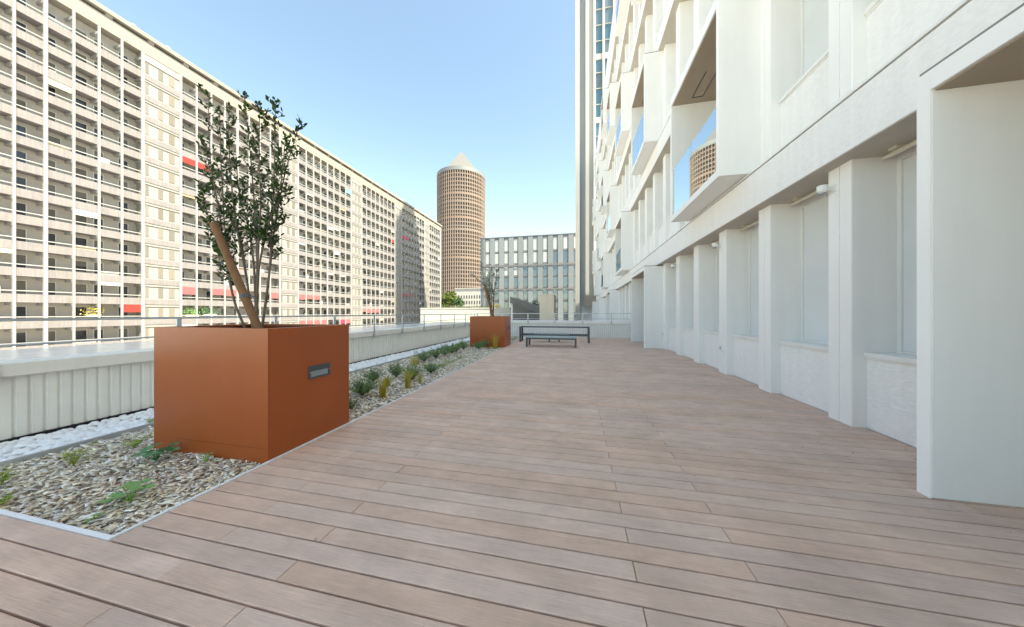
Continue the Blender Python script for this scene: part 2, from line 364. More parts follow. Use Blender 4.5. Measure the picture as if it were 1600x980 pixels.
def pebbles_mesh(n, x0, x1, y0, y1, s0, s1):
    import bmesh
    bm = bmesh.new(); bmesh.ops.create_icosphere(bm, subdivisions=2, radius=1)
    bv = np.array([v.co[:] for v in bm.verts]); bf = np.array([[v.index for v in f.verts] for f in bm.faces]); bm.free()
    k = len(bv)
    sc3 = rng.uniform(s0, s1, (n, 1)) * np.stack([rng.uniform(.8, 1.3, n), rng.uniform(.75, 1.1, n), rng.uniform(.5, .8, n)], -1)
    V = bv[None] * (1 + rng.normal(0, .03, (n, k, 1))) * sc3[:, None, :]
    a = rng.uniform(0, 2*np.pi, n); ca, sa = np.cos(a)[:, None], np.sin(a)[:, None]
    x = V[:, :, 0]*ca - V[:, :, 1]*sa; y = V[:, :, 0]*sa + V[:, :, 1]*ca; z = V[:, :, 2]
    x = np.clip(x + rng.uniform(x0, x1, n)[:, None], x0 - .02, x1 + .01); y = y + rng.uniform(y0, y1, n)[:, None]; z = z + rng.uniform(-.035, .0, n)[:, None]
    return np.stack([x, y, z], -1).reshape(-1, 3), (bf[None] + (np.arange(n) * k)[:, None, None]).reshape(-1, 3)
P1, F1 = pebbles_mesh(1500, XL + .06, BX0 - .03, ROWFAR - .1, 4.0, .026, .05)
P2, F2 = pebbles_mesh(5000, XL + .06, BX0 - .03, 4.0, YE - .05, .03, .05)
me = npmesh('white_pebbles', np.concatenate([P1, P2]), np.concatenate([F1, F2 + len(P1)]), M['pebble'], smooth=True)
o = inst('white_pebbles', me, kind='stuff'); tag(o, 'white pebbles filling the drainage strip along the parapet', 'pebbles')

# ------------------------------------------------------------------ parapets and railings
def corrug(L, z0, z1, pitch=.105, depth=.018):
    """ribbed sheet along +X, face towards -Y"""
    mb = MB(); n = int(L / pitch); pts = []
    for i in range(n + 1):
        x = i * pitch
        pts += [(x, 0), (x + pitch * .68, 0), (x + pitch * .74, depth), (x + pitch * .94, depth)]
    pts = [(min(x, L), y) for x, y in pts]
    for x, y in pts: mb.v += [(x, y, z0), (x, y, z1)]
    for i in range(len(pts) - 1): mb.f.append((2*i, 2*i+2, 2*i+3, 2*i+1))
    return mb
CT, CL = .91, .755
Y0P = -5.5
pw = thing('parapet_wall', 'long pale corrugated parapet wall along the left of the terrace', 'parapet', (XL, Y0P, 0))
o = corrug(YE - Y0P - .03, .0, CL).build('corrugated_sheet', M['corrug'], pw); o.rotation_euler = (0, 0, R(90)); o.location = (-.03, 0, 0)
o.scale = (1, 1, 1)
MB().box(-.045, .012, 0, YE - Y0P, -.13, .02).build('membrane_upstand', M['dark'], pw)
MB().box(-.38, -.06, 0, YE - Y0P, -.13, CL).build('wall_core', M['concrete'], pw)
y = 0
while y < YE - Y0P - .1:                      # coping sheets with joints
    y1 = min(y + 3.0, YE - Y0P)
    bevel(MB().box(-.42, .05, y + .003, y1 - .003, CL, CT).build('coping_sheet', M['coping'], pw), .008)
    y = y1
y = 0
while y < YE - Y0P - .1:
    y1 = min(y + 3.0, YE - Y0P)
    MB().box(-2.4, -.43, y + .004, y1 - .004, CT - .06, CT - .004).build('roof_sheet', M['ledge'], pw); y = y1
ep = thing('parapet_wall', 'low white corrugated parapet closing the far end behind the benches', 'parapet', (XL, YE, 0))
o = corrug(XR - XL, .0, CL + .1, .11, .04).build('corrugated_sheet', M['corrug'], ep)
MB().box(0, XR - XL, .03, .3, -.13, CL + .1).build('wall_core', M['concrete'], ep)
x = .06
while x < XR - XL - .1:
    x1 = min(x + 2.45, XR - XL)
    bevel(MB().box(x + .003, x1 - .003, -.05, .36, CL + .1, CT + .12).build('coping_sheet', M['white_panel'], ep), .008); x = x1

def railing(label, loc, rz, length, stations, ztop, zmid, zfoot, k):
    t = thing('guard_railing', label, 'railing', loc, rz)
    MB().box(0, length, -.02, .02, ztop - .035, ztop).build('top_rail', M['galv'], t)
    MB().tube([(0, .0, zmid), (length, .0, zmid)], .013, 8).build('mid_rail', M['galv'], t)
    me = MB().box(-.03, .03, -.012, .012, zfoot, ztop - .036).mesh('post', M['galv'])
    for s_ in stations:
        p = inst('post', me, t, (s_, 0, 0), R(90) if k else 0)
        MB().box(-.05, .05, -.006, .022, zfoot, zfoot + .12).build('foot_plate', M['galv'], p)
    return t
ysts = [atX(p, 489, XL + .08).y for p in (280, 447, 584, 629, 662, 689, 709.6, 727, 741)]
dy = 1.602
base = [2.0 - dy * k for k in range(1, 5)]
st = []
yy = ysts[0]
while yy > Y0P: st.append(yy); yy -= dy
yy = ysts[0] + dy
while yy < YE - .2: st.append(yy); yy += dy
railing('grey steel guard railing along the left parapet', (XL + .075, Y0P, 0), R(90), YE - Y0P, sorted(s_ - Y0P for s_ in st), 1.435, 1.125, .70, 0)
railing('thin steel guard railing across the far end parapet', (XL + .1, YE - .07, 0), 0, XR - XL - .2, [.1 + 1.66 * i for i in range(7)], 1.475, 1.14, .84, 0)

# ------------------------------------------------------------------ white office building on the right
ob = thing('office_building', 'white office building with projecting boxes lining the right of the terrace', 'building', (0, 0, 0))
PP, P0, XF, XB, XG, XO = 1.66, 4.92, 3.53, 3.315, 4.02, 2.798
ST, SOF, GRO = 4.45, 3.53, 4.24          # storey height, soffit, top of fascia
NF = 6; YA, YB = -5.04, 53.0
pn = [P0 + PP * i for i in range(-6, 29)]      # pier centres
PW = .36
def boxes_on(fl):   # projecting boxes on floor fl : list of (index of pier at the near side)
    return [k for k in range(-2, 9) if (k + fl) % 2 == 0]
def box_span(k): y0 = 6.68 + 6.64 * (k - 1); return y0, y0 + 3.10
# body behind
MB().box(4.75, 22, YA, YB, GZ, 29.4).build('core_wall', M['plaster'], ob)
MB().box(3.3, 4.7, YA, YB, GZ, -.15).build('plinth_wall', M['plaster'], ob)
pier_me = MB().box(XF + .014, 4.7, -PW/2, PW/2, 0, SOF).mesh('pier', M['white_panel'])
plate_me = [MB().box(XF, XF + .0135, -PW/2 - .001, -.006, .004, SOF - .004).mesh('lit_front_plate', M['facing']), MB().box(XF, XF + .0135, .006, PW/2 + .001, .004, SOF - .004).mesh('lit_front_plate', M['facing'])]
Lw = PP - PW
span_me = MB().box(XR, 4.6, .001, Lw - .001, 0, .90).mesh('spandrel', M['plaster'])
span_me1 = MB().box(XR, 4.6, .001, Lw - .001, -.2, .90).mesh('spandrel', M['plaster'])
sill_me = MB().box(XR - .03, 4.10, .003, Lw - .003, .93, .985).box(XR - .012, 4.1, .002, Lw - .002, .902, .929).mesh('sill', M['sill'])
pane_me = MB().box(XG, XG + .03, .06, Lw - .06, 1.02, SOF - .10).mesh('pane', M['pane'])
pfr_me = MB().box(XG - .02, XG + .05, .002, .058, .986, SOF - .002).box(XG - .02, XG + .05, Lw - .058, Lw - .002, .986, SOF - .002).box(XG - .02, XG + .05, .058, Lw - .058, SOF - .098, SOF - .002).box(XG - .02, XG + .05, .058, Lw - .058, .986, 1.018).mesh('window_frame', M['white_panel'])
tube_me = MB().tube([(XR + .12, .08, SOF - .07), (XR + .12, Lw - .08, SOF - .07)], .028, 10).box(XR + .06, XR + .18, .2, .3, SOF - .04, SOF - .002).box(XR + .06, XR + .18, Lw - .3, Lw - .2, SOF - .04, SOF - .002).mesh('light_tube', M['tube'])
cable_me = MB().tube([(XR + .19, .16, .985), (XR + .19, .16, SOF)], .006, 6).box(XR + .16, XR + .22, .13, .19, .986, 1.02).mesh('guide_cable', M['cable'])
def blocked(fl, y0, y1):
    for k in boxes_on(fl):
        a, b = box_span(k)
        if y1 > a + .05 and y0 < b - .05: return True
    return False
for fl in range(NF):
    zb = fl * ST
    for i, y in enumerate(pn):
        if not any(box_span(k)[0] + .3 < y < box_span(k)[1] - .3 for k in boxes_on(fl)):
            pr = inst('pier', pier_me, ob, (0, y, zb))
            for q_ in plate_me: inst('lit_front_plate', q_, pr)  # split plates show the seam; their whiter tone paints the lit front
            if fl:   # short foot down to the fascia of the floor below
                MB().box(XF, 4.7, -PW/2, PW/2, GRO - ST, -.001).build('pier_foot', M['facing'], ob).location = (0, y, zb)
        if i < len(pn) - 1:
            a, b = y + PW/2, pn[i+1] - PW/2
            if blocked(fl, a + .2, b - .2): continue
            inst('spandrel', span_me if fl == 0 else span_me1, ob, (0, a, zb))
            inst('sill', sill_me, ob, (0, a, zb))
            wf = inst('window_frame', pfr_me, ob, (0, a, zb)); inst('pane', pane_me, wf)
            if -1 < y < 19 and fl < 2:
                inst('light_tube', tube_me, ob, (0, a, zb)); inst('guide_cable', cable_me, ob, (0, a, zb))
    # fascia with its own soffit, and the groove above it
    top = GRO + zb if fl < NF - 1 else 29.5
    MB().box(XB, 4.7, YA, YB, SOF + zb + .002, top - .055).build('fascia', M['plaster'], ob)
    MB().box(XB + .006, XG - .03, YA, YB, SOF + zb - .012, SOF + zb + .001).build('fascia_soffit', M['soffit2'], ob)
    MB().box(XB + .035, 4.7, YA, YB, top - .055, top - .035).build('shadow_groove', M['seam'], ob)
    MB().box(XB - .012, 4.7, YA, YB, top - .035, top - .004).build('drip_edge', M['sill'], ob)
    for k in boxes_on(fl):
        y0, y1 = box_span(k)
        if y0 < YA: continue
        lo, hi = ((0.003, 3.46) if fl == 0 else (zb - (ST - GRO) + .012, zb + SOF - .012))
        tz = .16 if fl == 0 else .24; bz = .0 if fl == 0 else .15; tw = .095
        xin = 4.68
        # shell: two cheeks, lid, floor slab
        sh = MB().box(XO, xin, y0, y0 + tw, lo, hi).box(XO, xin, y1 - tw, y1, lo, hi).box(XO, xin, y0 + tw, y1 - tw, hi - tz, hi)
        if bz: sh.box(XO, xin, y0 + tw, y1 - tw, lo, lo + bz)
        pb = sh.build('projecting_box', M['box_panel'], ob)
        bevel(pb, .006, 1)
        MB().box(XO - .012, XO - .0005, y0, y0 + tw, lo, hi).build('lit_rim_plate', M['facing'], pb); MB().box(XO - .012, XO - .0005, y1 - tw, y1, lo, hi).build('lit_rim_plate', M['facing'], pb)  # rims whitened so the painted front reads brighter than the cheeks
        ym = (y0 + y1) / 2
        for ya_, yb_ in ((y0 + tw + .002, ym - .004), (ym + .004, y1 - tw - .002)):
            MB().box(XO - .012, XO - .0005, ya_, yb_, hi - tz, hi).build('lit_rim_plate', M['facing'], pb)
            if bz: MB().box(XO - .012, XO - .0005, ya_, yb_, lo, lo + bz).build('lit_rim_plate', M['facing'], pb)
        MB().box(XO + .004, XB - .002, y0 + .004, y1 - .004, hi + .0005, hi + .03).build('shadow_joint', M['seam'], pb)
        # soffit lining and lamp frame
        MB().box(XO + .02, xin - .02, y0 + tw + .002, y1 - tw - .002, hi - tz - .012, hi - tz - .002).build('soffit_lining', M['soffit'], pb)
        lf = MB().box(XO + .45, XO + .47, y1 - 1.3, y1 - .35, hi - tz - .022, hi - tz - .012).box(XO + .72, XO + .74, y1 - 1.3, y1 - .35, hi - tz - .022, hi - tz - .012).box(XO + .47, XO + .72, y1 - .37, y1 - .35, hi - tz - .022, hi - tz - .012).build('lamp_recess', M['anthracite'], pb)
        # rear wall of the loggia with door glazing
        fr = MB().box(4.45, 4.6, y0 + tw, y0 + .32, lo + bz, hi - tz).box(4.45, 4.6, y1 - .32, y1 - tw, lo + bz, hi - tz).box(4.45, 4.6, y0 + .32, y1 - .32, hi - .6, hi - tz).build('rear_frame', M['white_panel'], pb)
        MB().box(4.5, 4.53, y0 + .321, (y0 + y1)/2 - .03, lo + bz, hi - .601).build('door_pane', M['pane'], pb)
        MB().box(4.5, 4.53, (y0 + y1)/2 + .03, y1 - .321, lo + bz, hi - .601).build('door_pane', M['pane'], pb)
        MB().box(4.47, 4.55, (y0 + y1)/2 - .03, (y0 + y1)/2 + .03, lo + bz, hi - .601).build('door_mullion', M['anthracite'], pb)
        if fl:
            gm = (y0 + y1) / 2
            for a, b in ((y0 + tw + .004, gm - .006), (gm + .006, y1 - tw - .004)):
                MB().box(XO + .03, XO + .045, a, b, lo + bz + .01, zb + 1.32).build('guard_glass', M['guard'], pb)
# roof
MB().box(XB + .1, 22, YA, YB, 29.51, 29.9).build('roof_edge', M['coping'], ob)
# end walls so the block is closed
MB().box(XB, 22, YB + .002, YB + .25, GZ, 29.4).build('end_wall', M['plaster'], ob)
MB().box(XB, 22, YA - .25, YA - .002, GZ, 29.4).build('end_wall', M['plaster'], ob)

# security cameras and outlets on the piers
def camera_thing(y, z, label):
    t = thing('security_camera', label, 'camera', (XF, y, z), 0, 'security cameras on the piers')
    MB().tube([(0, 0, 0), (-.10, .0, 0)], .018, 8).box(-.014, 0, -.05, .05, -.05, .05).build('arm', M['white_panel'], t)
    MB().tube([(-.13, 0, .055), (-.13, 0, -.02), (-.13, 0, -.05)], [.058, .058, .03], 14).build('housing', M['white_panel'], t)
    MB().tube([(-.13, 0, -.05), (-.13, 0, -.068), (-.13, 0, -.08)], [.04, .034, .012], 12).build('dome', M['lens'], t)
for i, lab in ((0, 'white dome camera on the pier nearest the big doorway frame'), (2, 'white dome camera on the third pier from the doorway frame'), (4, 'white dome camera on the pier just before the far doorway box')):
    y = P0 + i * PP; camera_thing(y + .1, atX(1297, 298, XF).z if i == 0 else 3.2, lab)
for px, py, i, lab in ((1126, 541, 2, 'small white outlet box low on the third pier'), (1047, 522, 5, 'small white outlet box on the wall by the far doorway')):
    y = P0 + i * PP - .02
    t = thing('outlet_box', lab, 'outlet', (XF, y, .62))
    MB().box(-.05, -.001, -.05, .05, -.05, .05).build('box_body', M['white_panel'], t)
    MB().box(-.062, -.051, -.045, .045, -.01, .047).build('hinged_lid', M['galv'], t)

# ------------------------------------------------------------------ planters
def planter(label, x0, x1, y0, y1, h):
    t = thing('planter', label, 'planter', ((x0+x1)/2, (y0+y1)/2, 0), 0, 'rust brown planters in the bed')
    a, b = (x1-x0)/2, (y1-y0)/2; th = .02; z0 = -.05
    for nm, bx in (('front_panel', (-a, a, -b, -b+th, z0, h)), ('rear_panel', (-a, a, b-th, b, z0, h)),
                   ('side_panel', (-a, -a+th, -b+th+.0005, b-th-.0005, z0, h)), ('side_panel', (a-th, a, -b+th+.0005, b-th-.0005, z0, h))):
        bevel(MB().box(*bx).build(nm, M['corten'], t), .003)
    MB().box(-a + .35, a - .02, -b - .0015, -b - .0002, .118, .122).build('fold_line', M['seam_rust'], t)
    for bx in ((-a+th, a-th, -b+th, -b+.075, h-.022, h-.001), (-a+th, a-th, b-.075, b-th, h-.022, h-.001), (-a+th, -a+.075, -b+.075, b-.075, h-.022, h-.001), (a-.075, a-th, -b+.075, b-.075, h-.022, h-.001)):
        MB().box(*bx).build('rim_flange', M['corten'], t)
    MB().box(-a+th+.002, a-th-.002, -b+th+.002, b-th-.002, 0, h-.07).build('soil', M['soil'], t)
    # recessed step light in the deck-side face
    ly = -b + (y1-y0)*.56; lz = .80
    l = MB().box(a, a+.012, ly-.15, ly+.15, lz-.075, lz-.055).box(a, a+.012, ly-.15, ly+.15, lz+.055, lz+.075).box(a, a+.012, ly-.15, ly-.125, lz-.055, lz+.055).box(a, a+.012, ly+.125, ly+.15, lz-.055, lz+.055).build('step_light', M['anthracite'], t)
    MB().box(a, a+.003, ly-.124, ly+.124, lz-.054, lz+.012).build('lens', M['lens'], l)
    MB().box(a, a+.009, ly-.124, ly+.124, lz+.013, lz+.054).build('hood', M['anthracite'], l)
    for s_ in (-.138, .138):
        MB().tube([(a+.012, ly+s_, lz), (a+.015, ly+s_, lz)], .006, 8).build('screw', M['galv'], l)
    return t
planter('large rust brown steel planter in the foreground holding the leafy shrub', -4.655, -3.045, 2.375, 3.46, 1.34)
planter('rust brown steel planter near the far benches', -4.70, -3.06, 12.55, 13.65, 1.345)

# ------------------------------------------------------------------ multi-stem trees in the planters
def leaf_quads(C, D, ln, wd, up=None):
    """folded leaf: two quads along D at C"""
    n = len(C); D = D / np.linalg.norm(D, axis=1, keepdims=True)
    U = rng.normal(size=(n, 3)); S = np.cross(D, U); S /= np.linalg.norm(S, axis=1, keepdims=True)
    N = np.cross(D, S)
    ln = ln[:, None]; wd = wd[:, None]
    tip = C + D*ln; ml = C + D*ln*.45 + S*wd - N*wd*.35; mr_ = C + D*ln*.45 - S*wd - N*wd*.35; mid = C + D*ln*.5
    V = np.stack([C, ml, tip, mr_], 1).reshape(-1, 3)
    V = np.stack([C, C + D*ln*.28 + S*wd*.8 - N*wd*.2, C + D*ln*.65 + S*wd*.85 - N*wd*.2, tip - N*ln*.08, C + D*ln*.65 - S*wd*.85 - N*wd*.2, C + D*ln*.28 - S*wd*.8 - N*wd*.2], 1).reshape(-1, 3)
    i = np.arange(n)[:, None] * 6
    Fc = np.concatenate([i + np.array([[0, 1, 2, 3]]), i + np.array([[0, 3, 4, 5]])], 0)
    return V, Fc
def bez(pts, n=14):
    """catmull-rom through pts"""
    pts = [Vector(p) for p in pts]; q = [pts[0]*2 - pts[1]] + pts + [pts[-1]*2 - pts[-2]]
    out = []
    for i in range(1, len(q) - 2):
        for k in range(n):
            t = k / n
            out.append(.5 * ((2*q[i]) + (q[i+1]-q[i-1])*t + (2*q[i-1]-5*q[i]+4*q[i+1]-q[i+2])*t*t + (3*q[i]-q[i-1]-3*q[i+1]+q[i+2])*t**3))
    out.append(pts[-1]); return out
def stem_tree(label, paths, yc, leafmat, bark, t_leaf, ntw, ll, dens, twl, rb=.018):
    base = paths[0][0]; b0 = atY(base[0], base[1], yc); 
    t = thing('multi_stem_tree', label, 'tree', (b0.x, yc, b0.z))
    root = Vector((b0.x, yc, b0.z)); Cs = []; Ds = []; tw = MB()
    for k, pth in enumerate(paths):
        off = [0, .12, -.15, .2, -.22, .05, -.08][k % 7]
        pts = []
        for j, (px, py) in enumerate(pth):
            f = j / (len(pth) - 1)
            pts.append(atY(px, py, yc + off * f) - root)
        pts[0].z -= .12
        c = bez(pts, 10)
        rr = [rb * (1 - .8 * i / (len(c) - 1)) for i in range(len(c))]
        MB().tube(c, rr, 8).build('stem', M[bark], t, smooth=True)
        m = len(c)
        for q in range(ntw):
            f = t_leaf + (1 - t_leaf) * (q + random.random()) / ntw
            i = min(int(f * (m - 1)), m - 2); p = c[i].lerp(c[i+1], random.random())
            d = (c[i+1] - c[i]).normalized()
            a = random.random() * 6.283
            side = Vector((math.cos(a), math.sin(a), 0))
            L = twl * random.uniform(.45, 1.1) * (1.15 - .75 * f if f > .5 else .8)
            e = p + (side * random.uniform(.3, .75) + d * .9).normalized() * L
            midp = p.lerp(e, .5) + side * L * .12
            tw.tube([p, midp, e], [.0035, .0025, .001], 4)
            nl = max(3, int(L / dens))
            for s_ in range(nl):
                u = (s_ + .6) / nl; pt = p.lerp(midp, u*2) if u < .5 else midp.lerp(e, u*2-1)
                aa = random.random() * 6.283; out = Vector((math.cos(aa), math.sin(aa), random.uniform(-.1, .7)))
                Cs.append(pt); Ds.append(out + (e - p).normalized() * .7)
        for s_ in range(10):
            Cs.append(c[-1] - (c[-1]-c[-4]) * random.random()); Ds.append(Vector((random.gauss(0, .6), random.gauss(0, .6), .7)))
    tw.build('twigs', M[bark], t, kind='stuff')
    C = np.array([c[:] for c in Cs]); D = np.array([d[:] for d in Ds]); n = len(C)
    V, Fc = leaf_quads(C, D, rng.uniform(.7, 1.25, n) * ll, rng.uniform(.75, 1.2, n) * ll * .27)
    inst('crown', npmesh('crown', V, Fc, M[leafmat]), t, kind='stuff')
    return t
stem_tree('dark leafy multi-stem shrub tree in the foreground planter', [
    [(391, 515), (366, 470), (352, 400), (342, 330), (329, 250), (325, 148)],
    [(391, 515), (366, 470), (354, 390), (346, 270), (343, 166)],
    [(397, 515), (386, 440), (368, 345), (359, 250), (356, 170)],
    [(397, 515), (386, 440), (372, 360), (338, 295), (318, 225)],
    [(391, 515), (366, 470), (352, 400), (328, 345), (312, 290)],
    [(401, 515), (402, 420), (398, 330), (391, 240), (381, 148)],
    [(401, 515), (402, 420), (407, 330), (405, 240), (406, 166)],
    [(407, 515), (420, 435), (425, 350), (429, 250), (431, 158)],
    [(407, 515), (420, 435), (430, 350), (447, 265), (469, 190)],
    [(401, 515), (404, 425), (420, 350), (438, 290), (446, 215)],
    [(401, 515), (397, 420), (387, 350), (374, 305), (370, 250)]], 2.88, 'leaf_dark', 'bark', .34, 36, .056, .023, .31, .0145)
stem_tree('sparse grey-green multi-stem tree in the planter near the benches', [
    [(767, 496), (764, 470), (757, 440), (752, 412)], [(768, 496), (768, 465), (764, 440), (768, 418)], [(770, 496), (771, 462), (775, 440), (777, 422)],
    [(769, 496), (766, 470), (760, 450), (738, 430)], [(770, 496), (772, 470), (769, 450), (771, 425)]], 13.1, 'leaf_grey', 'bark', .28, 24, .085, .045, .42, .022)
def stake(label, a, b, yc, r, tie):
    p, q = atY(*a, yc), atY(*b, yc + .05); p.z = min(p.z, 1.27)
    t = thing('tree_stake', label, 'stake', p)
    MB().tube([(0,0,0), (q-p)*.5, q-p], [r, r*.98, r*.95], 14).build('timber_pole', M['stake'], t, smooth=False)
    m = (q-p)*tie; d = (q-p).normalized()
    MB().tube([m - d*.02, m + d*.02], r*1.1, 14).tube([m, m + Vector((.12, .02, .005))], .009, 6).build('tie_strap', M['anthracite'], t)
stake('round timber stake leaning through the stems of the foreground tree', (407, 512), (334, 350), 2.60, .042, .32)
stake('round timber stake leaning in the far planter', (771, 494), (757, 445), 12.95, .06, .45)

# ------------------------------------------------------------------ benches
def beam(t, nm, *b, m='bench_frame'): return bevel(MB().box(*b).build(nm, M[m], t), .006)
t = thing('bench', 'low backless bench with grey slats standing in front', 'bench', (-1.1, 13.3, 0))
for sx in (-1.06, 1.06):
    for sy in (-.38, .38): beam(t, 'leg', sx-.04, sx+.04, sy-.04, sy+.04, 0, .40)
for sy in (-.38, .38): beam(t, 'rail', -1.02, 1.02, sy-.025, sy+.025, .335, .40)
for sx in (-1.06, 1.06): beam(t, 'cross_bar', sx-.025, sx+.025, -.34, .34, .335, .40)
sl_me = MB().box(-1.1, 1.1, -.045, .045, .402, .44).mesh('slat', M['bench_slat'])
for i in range(8): inst('slat', sl_me, t, (0, -.385 + i*.11, 0))
t = thing('bench', 'long bench with a dark steel backrest frame behind the low one', 'bench', (-1.13, 15.3, 0))
for sx in (-1.72, 1.72):
    for sy in (-.3, .3): beam(t, 'post', sx-.045, sx+.045, sy-.045, sy+.045, 0, .80)
    beam(t, 'arm_rest', sx-.04, sx+.04, -.25, .25, .74, .79)
beam(t, 'backrest_rail', -1.675, 1.675, .27, .33, .72, .79)
for sy in (-.3, .3): beam(t, 'seat_rail', -1.675, 1.675, sy-.03, sy+.03, .33, .41)
for sx in (-.25, .25): beam(t, 'middle_leg', sx-.03, sx+.03, -.03, .03, 0, .33)
sl_me = MB().box(-1.0, .75, -.045, .045, .412, .45).mesh('slat', M['bench_slat'])
for i in range(6): inst('slat', sl_me, t, (0, -.28 + i*.112, 0))

# ------------------------------------------------------------------ plants in the bed
def blades(t, name, n, spread, h, wdt, matn, lean=.4, curve=.25):
    V = []; Fq = []
    for i in range(n):
        a = random.random()*6.283; r = spread*math.sqrt(random.random()); x, y = r*math.cos(a), r*math.sin(a)
        hh = h*random.uniform(.55, 1.05); b = random.random()*6.283; dx, dy = math.cos(b), math.sin(b); ln = hh*lean*random.random()
        sx, sy = -dy*wdt/2, dx*wdt/2; k = len(V)
        for u, wf in ((0, 1), (.5, .8), (1, .12)):
            ox, oy, oz = x + dx*ln*u*u, y + dy*ln*u*u, hh*(u - curve*u*u*lean)
            V += [(ox - sx*wf, oy - sy*wf, oz), (ox + sx*wf, oy + sy*wf, oz)]
        Fq += [(k, k+1, k+3, k+2), (k+2, k+3, k+5, k+4)]
    return inst(name, npmesh(name, V, Fq, M[matn]), t, kind='stuff')
def grass(px, py, h, n, spread, label, matn='leaf_yellow'):
    p = atZ(px, py, -.02); t = thing('ornamental_grass', label, 'grass tuft', p, 0, 'plants in the bed')
    blades(t, 'blades', int(n * 1.5), spread * 1.3, h, .009, matn, .5)
def shrub(px, py, rx, h, n, label, matn='leaf_lav', ll=.05):
    rx *= 1.3; h *= 1.2; n = int(n * 1.7)
    p = atZ(px, py, -.02); t = thing('lavender_shrub', label, 'shrub', p, 0, 'plants in the bed')
    st_ = MB(); C = []; D = []
    for i in range(max(14, n//16)):
        a = random.random()*6.283; r = rx*random.random()**.6
        e = Vector((r*math.cos(a), r*math.sin(a), h*random.uniform(.55, 1)*(1 - .35*(r/rx)**2)))
        st_.tube([(0, 0, 0), e*.5 + Vector((0, 0, h*.08)), e], [.004, .003, .0015], 4)
        for j in range(16):
            u = random.uniform(.25, 1); C.append(e*u + Vector((random.gauss(0, .012), random.gauss(0, .012), random.gauss(0, .012))))
            aa = random.random()*6.283; D.append((math.cos(aa)*.8, math.sin(aa)*.8, random.uniform(.2, 1.2)))
    st_.build('stems', M['bark'], t, kind='stuff')
    C = np.array([c[:] for c in C]); D = np.array(D); k = len(C)
    V, Fc = leaf_quads(C, D, rng.uniform(.6, 1.2, k)*ll, np.full(k, ll*.13))
    inst('foliage', npmesh('foliage', V, Fc, M[matn]), t, kind='stuff')
def rosette(px, py, rad, n, label, matn, h=.06):
    rad *= 1.25; h *= 1.7
    p = atZ(px, py, -.02); t = thing('leafy_plant', label, 'plant', p, 0, 'plants in the bed')
    st_ = MB()
    for i in range(n):
        a = i*2.4 + random.random()*.5; r = rad*math.sqrt((i+.5)/n); z = h*random.uniform(.6, 1.15)*(1.1 - .4*r/rad)
        c = Vector((r*math.cos(a), r*math.sin(a), z)); s_ = rad*random.uniform(.30, .42)
        st_.tube([(0, 0, 0), c*.6 + Vector((0, 0, z*.2)), c], [.003, .0025, .002], 4)
        mb = MB(); k = 11; pts = [c - Vector((0, 0, s_*.12))]          # lobed round leaf
        tilt = Vector((math.cos(a), math.sin(a), 0)) * random.uniform(-.1, .35)
        for j in range(k):
            b = 6.283*j/k; rr = s_*(1 if j % 2 else .78)
            v = Vector((math.cos(b), math.sin(b), 0))*rr; v.z = -v.dot(tilt) + random.uniform(-.1, .1)*s_
            pts.append(c + v)
        mb.v = [tuple(q) for q in pts]; mb.f = [(0, 1+j, 1+(j+1) % k) for j in range(k)]
        mb.build('leaf', M[matn], t)
    st_.build('stalks', M[matn], t, kind='stuff')
def weed(px, py, rad, h, n, label):
    p = atZ(px, py, -.02); t = thing('feathery_weed', label, 'plant', p, 0, 'plants in the bed')
    C = []; D = []; st_ = MB()
    for i in range(n):
        a = random.random()*6.283; r = rad*random.uniform(.3, 1); e = Vector((r*math.cos(a), r*math.sin(a), h*random.uniform(.4, 1)))
        st_.tube([(0, 0, 0), e*.5 + Vector((0, 0, h*.12)), e], [.0025, .002, .001], 4)
        for j in range(9):
            C.append(e*random.uniform(.3, 1)); b = random.random()*6.283; D.append((math.cos(b), math.sin(b), random.uniform(0, .9)))
    C = np.array([c[:] for c in C]); D = np.array(D); k = len(C)
    V, Fc = leaf_quads(C, D, rng.uniform(.5, 1.2, k)*.045, np.full(k, .0045))
    st_.build('stems', M['leaf_weed'], t, kind='stuff'); inst('foliage', npmesh('foliage', V, Fc, M['leaf_weed']), t, kind='stuff')
weed(115, 727, .13, .19, 16, 'tall feathery weed in the bark left of the big planter')
weed(210, 700, .12, .13, 12, 'small feathery weed close to the big planter corner')
weed(4, 758, .10, .16, 12, 'feathery weed cut by the left edge of the picture')
weed(2, 790, .07, .08, 8, 'tiny weed at the left edge below the larger one')
rosette(243, 720, .115, 12, 'dark green round-leaved plant at the foot of the big planter', 'leaf_deep', .09)
rosette(202, 783, .10, 10, 'bright green round-leaved plant in the middle of the near bark', 'leaf_bright', .08)
rosette(321, 722, .045, 6, 'tiny light green seedling against the big planter front', 'leaf_bright', .06)
rosette(146, 812, .035, 4, 'faint tiny green seedling near the front corner of the bed', 'leaf_bright', .02)
weed(236, 662, .06, .07, 7, 'small weed tuft touching the left side of the big planter')
shrub(566, 618, .26, .30, 620, 'large grey-green lavender beside the right side of the big planter')
shrub(583, 596, .20, .25, 420, 'lavender just behind the large one by the big planter')
shrub(549, 640, .10, .16, 120, 'small lavender half hidden by the big planter edge')
grass(598, 620, .38, 90, .045, 'tall yellow grass tuft, nearest of the upright grasses')
grass(605, 603, .26, 60, .05, 'short yellow grass behind the nearest tall tuft')
shrub(619, 590, .17, .34, 420, 'upright lavender behind the yellow grasses')
grass(637, 606, .44, 100, .04, 'tall yellow-green grass tuft next to the round lavender')
shrub(644, 594, .24, .34, 560, 'dark lavender clump right behind the second grass tuft')
grass(656, 598, .28, 30, .03, 'thin yellow grass beside the dark lavender clump')
shrub(673, 583, .21, .25, 480, 'round dark lavender standing alone near the edging')
grass(648, 570, .34, 60, .10, 'orange-yellow grass clump at the back of the bed')
